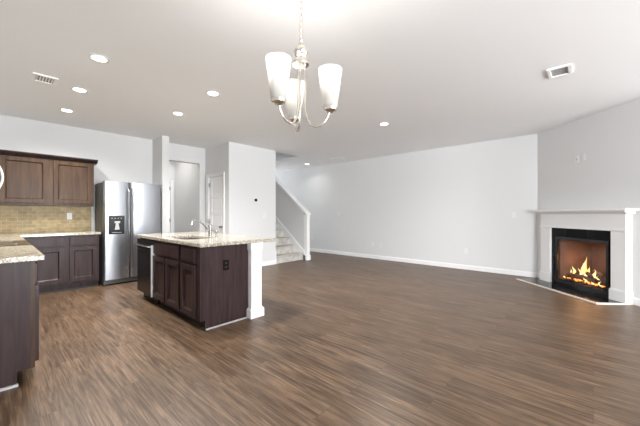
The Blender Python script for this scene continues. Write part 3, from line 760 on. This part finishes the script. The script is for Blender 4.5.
# ------------------------------------------------------------------ chandelier
CX, CY = 1.181, 1.227
t = thing('chandelier', 'brushed nickel chandelier with three frosted tulip glass shades', 'chandelier', (CX, CY, H))
b = MB(); b.lathe([(0, H), (0.062, H), (0.06, H-0.012), (0.03, H-0.03), (0.008, H-0.036), (0, H-0.036)], (CX, CY, 0), 28); b.build('canopy', NICKEL, t, smooth=True)
b = MB(); n = 14; z0, z1 = 2.205, H-0.03; L = (z1-z0)/n
for i in range(n):
    zc = z0+(i+0.5)*L; pts = []
    for k in range(17):
        a = 2*PI*k/16; u, v = 0.009*math.cos(a), (L*0.62)*math.sin(a)
        pts.append((CX+(u if i % 2 else 0), CY+(0 if i % 2 else u), zc+v))
    b.tube(pts, 0.0022, 6)
b.build('chain', NICKEL, t)
b = MB(); b.tube([(CX+0.004, CY, 2.2), (CX-0.004, CY+0.003, 2.4), (CX+0.003, CY-0.003, 2.6), (CX, CY, H-0.03)], 0.0018, 6); b.build('cord', PLASTIC, t)
b = MB(); b.lathe([(0, 2.212), (0.006, 2.21), (0.010, 2.20), (0.006, 2.19), (0.014, 2.182), (0.014, 2.172), (0.022, 2.165), (0.036, 2.150), (0.041, 2.135), (0.036, 2.120), (0.030, 2.113),
                   (0.034, 2.108), (0.030, 2.10), (0.042, 2.085), (0.048, 2.068), (0.046, 2.062), (0, 2.060)], (CX, CY, 0), 28)
b.build('hub', NICKEL, t, smooth=True)
for dx, dy in ((-0.1745, -0.012), (0.098, -0.134), (0.083, 0.148)):
    r = math.hypot(dx, dy); ux, uy = dx/r, dy/r
    P = [(0.022, 2.065), (0.022, 1.95), (0.022, 1.86), (0.026, 1.80), (0.036, 1.755), (0.055, 1.722), (0.082, 1.708), (0.112, 1.713), (0.138, 1.732), (0.156, 1.76), (0.168, 1.79)]
    b = MB(); b.tube([(CX+ux*a*r/0.17, CY+uy*a*r/0.17, z) for a, z in P], 0.0058, 10); b.build('arm', NICKEL, t, smooth=True)
    sx, sy = CX+dx, CY+dy
    b = MB(); b.lathe([(0, 1.782), (0.016, 1.784), (0.020, 1.79), (0.036, 1.797), (0.040, 1.806), (0.040, 1.815), (0.018, 1.815), (0.016, 1.84), (0, 1.84)], (sx, sy, 0), 24); b.build('cup', NICKEL, t, smooth=True)
    b = MB(); b.lathe([(0.041, 1.812), (0.047, 1.86), (0.054, 1.92), (0.060, 1.975), (0.0665, 2.022), (0.0685, 2.026), (0.0655, 2.024), (0.057, 1.975), (0.051, 1.92), (0.044, 1.86), (0.038, 1.814)], (sx, sy, 0), 32, closed=True)
    sh = b.build('glass_shade', SHADE, t, smooth=True, label='frosted white tulip glass shade')
    b = MB(); b.lathe([(0, 1.84), (0.012, 1.845), (0.014, 1.87), (0.028, 1.90), (0.030, 1.925), (0.022, 1.95), (0, 1.96)], (sx, sy, 0), 20); b.build('light_bulb', BULB, t, smooth=True)
    l = bpy.data.lights.new('chandelier_lamp', 'POINT'); l.energy = 7.0; l.color = (1, 0.96, 0.91); l.shadow_soft_size = 0.03
    o = bpy.data.objects.new('chandelier_lamp', l); o.location = (dx, dy, 1.99-H); o.parent = t; col.objects.link(o)

# ------------------------------------------------------------------ fireplace (local frame of the diagonal wall)
def dthing(name, label, cat, **k): return thing(name, label, cat, P0, ROTD, **k)
t = dthing('fireplace_mantel', 'white painted mantel surround with shelf on the diagonal wall', 'mantel')
lo = dict(local=True)
def lb(): return MB()
A0, A1 = 0.20, 1.66; LW = 0.20; B0, B1 = 0.40, 1.46
for x0, x1 in ((A0, B0), (B1, A1)):
    b = lb(); b.box(x0, x1, -0.10, 0, 0.0125, 0.975); b.box(x0-0.012, x1+(0.012 if x1 == A1 else 0), -0.115, 0, 0.0125, 0.16)
    b.box(x0-0.005, x1+(0.005 if x1 == A1 else 0), -0.107, 0, 0.16, 0.175); b.build('leg', TRIM, t, bevel=0.003, **lo)
b = lb(); b.box(A0, A1, -0.10, 0, 0.975, 1.252); b.box(A0-0.006, A1+0.006, -0.112, -0.1, 0.975, 1.0); b.build('frieze', TRIM, t, bevel=0.003, **lo)
b = lb(); b.prism([(-0.10, 1.215), (-0.115, 1.222), (-0.15, 1.245), (-0.155, 1.256), (0, 1.256), (0, 1.215)], 'x', A0-0.035, A1+0.035); b.build('crown_molding', TRIM, t, **lo)
b = lb(); b.box(A0-0.075, A1+0.085, -0.20, 0, 1.256, 1.286); b.build('shelf', TRIM, t, bevel=0.005, **lo)

t = dthing('fireplace_insert', 'black gas fireplace insert framed by polished black stone', 'fireplace')
b = lb(); b.box(B0, FX0+0.01, -0.06, 0, 0.0125, 0.975); b.box(FX1-0.01, B1, -0.06, 0, 0.0125, 0.975); b.box(FX0+0.01, FX1-0.01, -0.06, 0, FZ1-0.01, 0.975); b.box(FX0+0.01, FX1-0.01, -0.06, 0, 0.0125, 0.075)
b.build('stone_surround', GRANITE_BLACK, t, label='polished black stone surround', **lo)
b = lb(); x0, x1, z0, z1 = 0.49, 1.41, 0.055, 0.825
b.box(x0, x0+0.04, -0.075, -0.055, z0, z1); b.box(x1-0.04, x1, -0.075, -0.055, z0, z1); b.box(x0+0.04, x1-0.04, -0.075, -0.055, z1-0.045, z1); b.box(x0+0.04, x1-0.04, -0.075, -0.055, z0, z0+0.05)
b.build('frame', BLACK, t, bevel=0.003, label='black metal door frame', **lo)
b = lb(); b.box(0.53, 1.37, -0.064, -0.061, 0.105, 0.78); b.build('glass', GLASS, t, label='clear glass front', **lo)
# firebox: tapered box
b = lb(); yb = 0.42; xi = 0.16; th = 0.01
fl_ = 0.085; tp = 0.79
b.prism([(0.51, -0.05), (0.51, 0.0), (0.51+xi, yb), (1.39-xi, yb), (1.39, 0.0), (1.39, -0.05)], 'z', fl_-th, fl_)
b.prism([(0.51, -0.05), (0.51, 0.0), (0.51+xi, yb), (1.39-xi, yb), (1.39, 0.0), (1.39, -0.05)], 'z', tp, tp+th)
b.prism([(0.51-th, -0.05), (0.51, -0.05), (0.51, 0), (0.51+xi, yb), (0.51+xi-th, yb), (0.51-th, 0)], 'z', fl_-th, tp+th)
b.prism([(1.39+th, -0.05), (1.39, -0.05), (1.39, 0), (1.39-xi, yb), (1.39-xi+th, yb), (1.39+th, 0)], 'z', fl_-th, tp+th)
b.box(0.51+xi-th, 1.39-xi+th, yb, yb+th, fl_-th, tp+th)
b.build('firebox', FIREBRICK, t, label='brown firebox lining', **lo)
b = lb(); 
b.box(0.56, 1.34, 0.02, 0.36, fl_, fl_+0.012)
for i in range(12): b.box(0.60+i*0.06, 0.61+i*0.06, 0.03, 0.34, fl_+0.012, fl_+0.03)
b.build('burner_grate', BLACK, t, **lo)

t = dthing('hearth', 'flat black stone hearth with cream edge strips', 'hearth')
HO = 0.49
b = lb(); b.prism([(0.14, -HO+0.015), (1.625, -HO+0.015), (1.672, -0.25), (1.672, -0.002), (0.02, -0.002), (0.02, -0.05)], 'z', 0, 0.012); b.build('stone_slab', GRANITE_BLACK, t, **lo)
b = lb(); b.prism([(0.115, -HO-0.012), (1.65, -HO-0.012), (1.70, -0.02), (1.674, -0.02), (1.625, -HO+0.015), (0.14, -HO+0.015)], 'z', 0, 0.02)
b.build('edge_strip', CREAM, t, bevel=0.003, label='cream edge strip', **lo)

# logs
def log(pts, r, label):
    n = 12; P = []
    rnd = random.Random(len(label)*7)
    a, c_ = Vector(pts[0]), Vector(pts[1]); bend = Vector((rnd.uniform(-.02, .02), rnd.uniform(-.02, .02), 0.015))
    R = []
    for i in range(n+1):
        s = i/n; P.append(a.lerp(c_, s)+bend*math.sin(PI*s)); R.append(r*(1+rnd.uniform(-.14, .14)))
    b = MB(D); b.tube(P, r, 12, R)
    # branch stub
    m_ = a.lerp(c_, 0.6); b.tube([m_, m_+Vector((0.02, -0.01, r*1.7))], r*0.4, 8)
    o = b.build('fire_log', BARK, smooth=True); tag(o, label, 'log', 'charred logs in the fireplace')
z = fl_+0.03
log([(0.60, 0.10, z+0.05), (1.27, 0.07, z+0.04)], 0.042, 'long charred log lying along the front of the fire')
log([(0.68, 0.26, z+0.06), (1.22, 0.28, z+0.06)], 0.045, 'charred log lying along the back of the fire')
log([(0.72, 0.20, z+0.13), (1.02, 0.04, z+0.12)], 0.032, 'charred log crossing the left side of the fire')
log([(0.90, 0.22, z+0.17), (1.28, 0.04, z+0.07)], 0.032, 'charred log slanting down to the right of the fire')
# embers
b = MB(D); rnd = random.Random(3)
for i in range(150):
    x, y, s = rnd.uniform(0.60, 1.30), rnd.uniform(-0.01, 0.30), rnd.uniform(0.006, 0.014)
    zz = z+rnd.uniform(0, 0.02)
    b.lathe([(0, zz), (s, zz+s*0.4), (s*0.6, zz+s*1.2), (0, zz+s*1.4)], (x, y, 0), 5)
tag(b.build('ember_bed', EMBER), 'glowing orange embers under the fireplace logs', 'embers', kind='stuff')
b = MB(D)
for i in range(60):
    x, y, s = rnd.uniform(0.60, 1.30), rnd.uniform(-0.02, 0.30), rnd.uniform(0.012, 0.024)
    b.lathe([(0, z-0.01), (s, z), (s*0.7, z+s), (0, z+s*1.2)], (x, y, 0), 6)
tag(b.build('charcoal_bed', BARK), 'dark charcoal lumps among the fireplace embers', 'charcoal', kind='stuff')
# flames
ft = thing('fire', 'yellow and orange gas flames rising between the logs', 'fire', tuple(D @ Vector((0.97, 0.15, z))))
def tongue(x, y, z0, h, r, lean, tw=1.0):
    n = 14; P, R = [], []
    for i in range(n+1):
        s = i/n
        P.append((x+lean*s*s+0.018*math.sin(6*s*tw+x*40), y+0.01*math.sin(5*s+1), z0+h*s))
        R.append(max(0.0012, r*(math.sin(PI*min(1, s*0.8+0.22))**1.2)*(1-s*0.55)))
    b = MB(D); b.tube(P, r, 10, R); b.build('flame', FLAME, ft, smooth=True)
for a in ((0.965, 0.13, z+0.07, 0.34, 0.040, 0.01, 1), (0.925, 0.15, z+0.07, 0.22, 0.034, -0.04, 1.3), (1.01, 0.12, z+0.06, 0.20, 0.034, 0.03, .8), (0.87, 0.14, z+0.08, 0.12, 0.022, -0.03, 1),
          (0.72, 0.16, z+0.08, 0.13, 0.022, 0.0, 1), (0.69, 0.14, z+0.08, 0.08, 0.014, 0.0, 1), (1.13, 0.12, z+0.08, 0.16, 0.022, 0.01, 1.2), (1.10, 0.12, z+0.07, 0.09, 0.018, 0.0, 1),
          (1.23, 0.08, z+0.05, 0.10, 0.014, 0.0, 1), (1.28, 0.05, z+0.01, 0.07, 0.014, 0.0, 1), (1.05, 0.04, z+0.02, 0.06, 0.014, 0, 1), (0.66, 0.05, z, 0.04, 0.014, 0, 1), (1.18, 0.03, z, 0.05, 0.016, 0, 1)):
    tongue(a[0]-0.12, *a[1:])
for x, e_ in ((0.84, 1.9), (0.68, 0.6), (1.08, 0.7)):
    l = bpy.data.lights.new('fire_glow', 'POINT'); l.energy = e_; l.color = (1, 0.45, 0.16); l.shadow_soft_size = 0.06
    o = bpy.data.objects.new('fire_glow', l); o.parent = ft; col.objects.link(o)
    p = D @ Vector((x, 0.12, z+0.32)); o.location = p - Vector(ft.location)
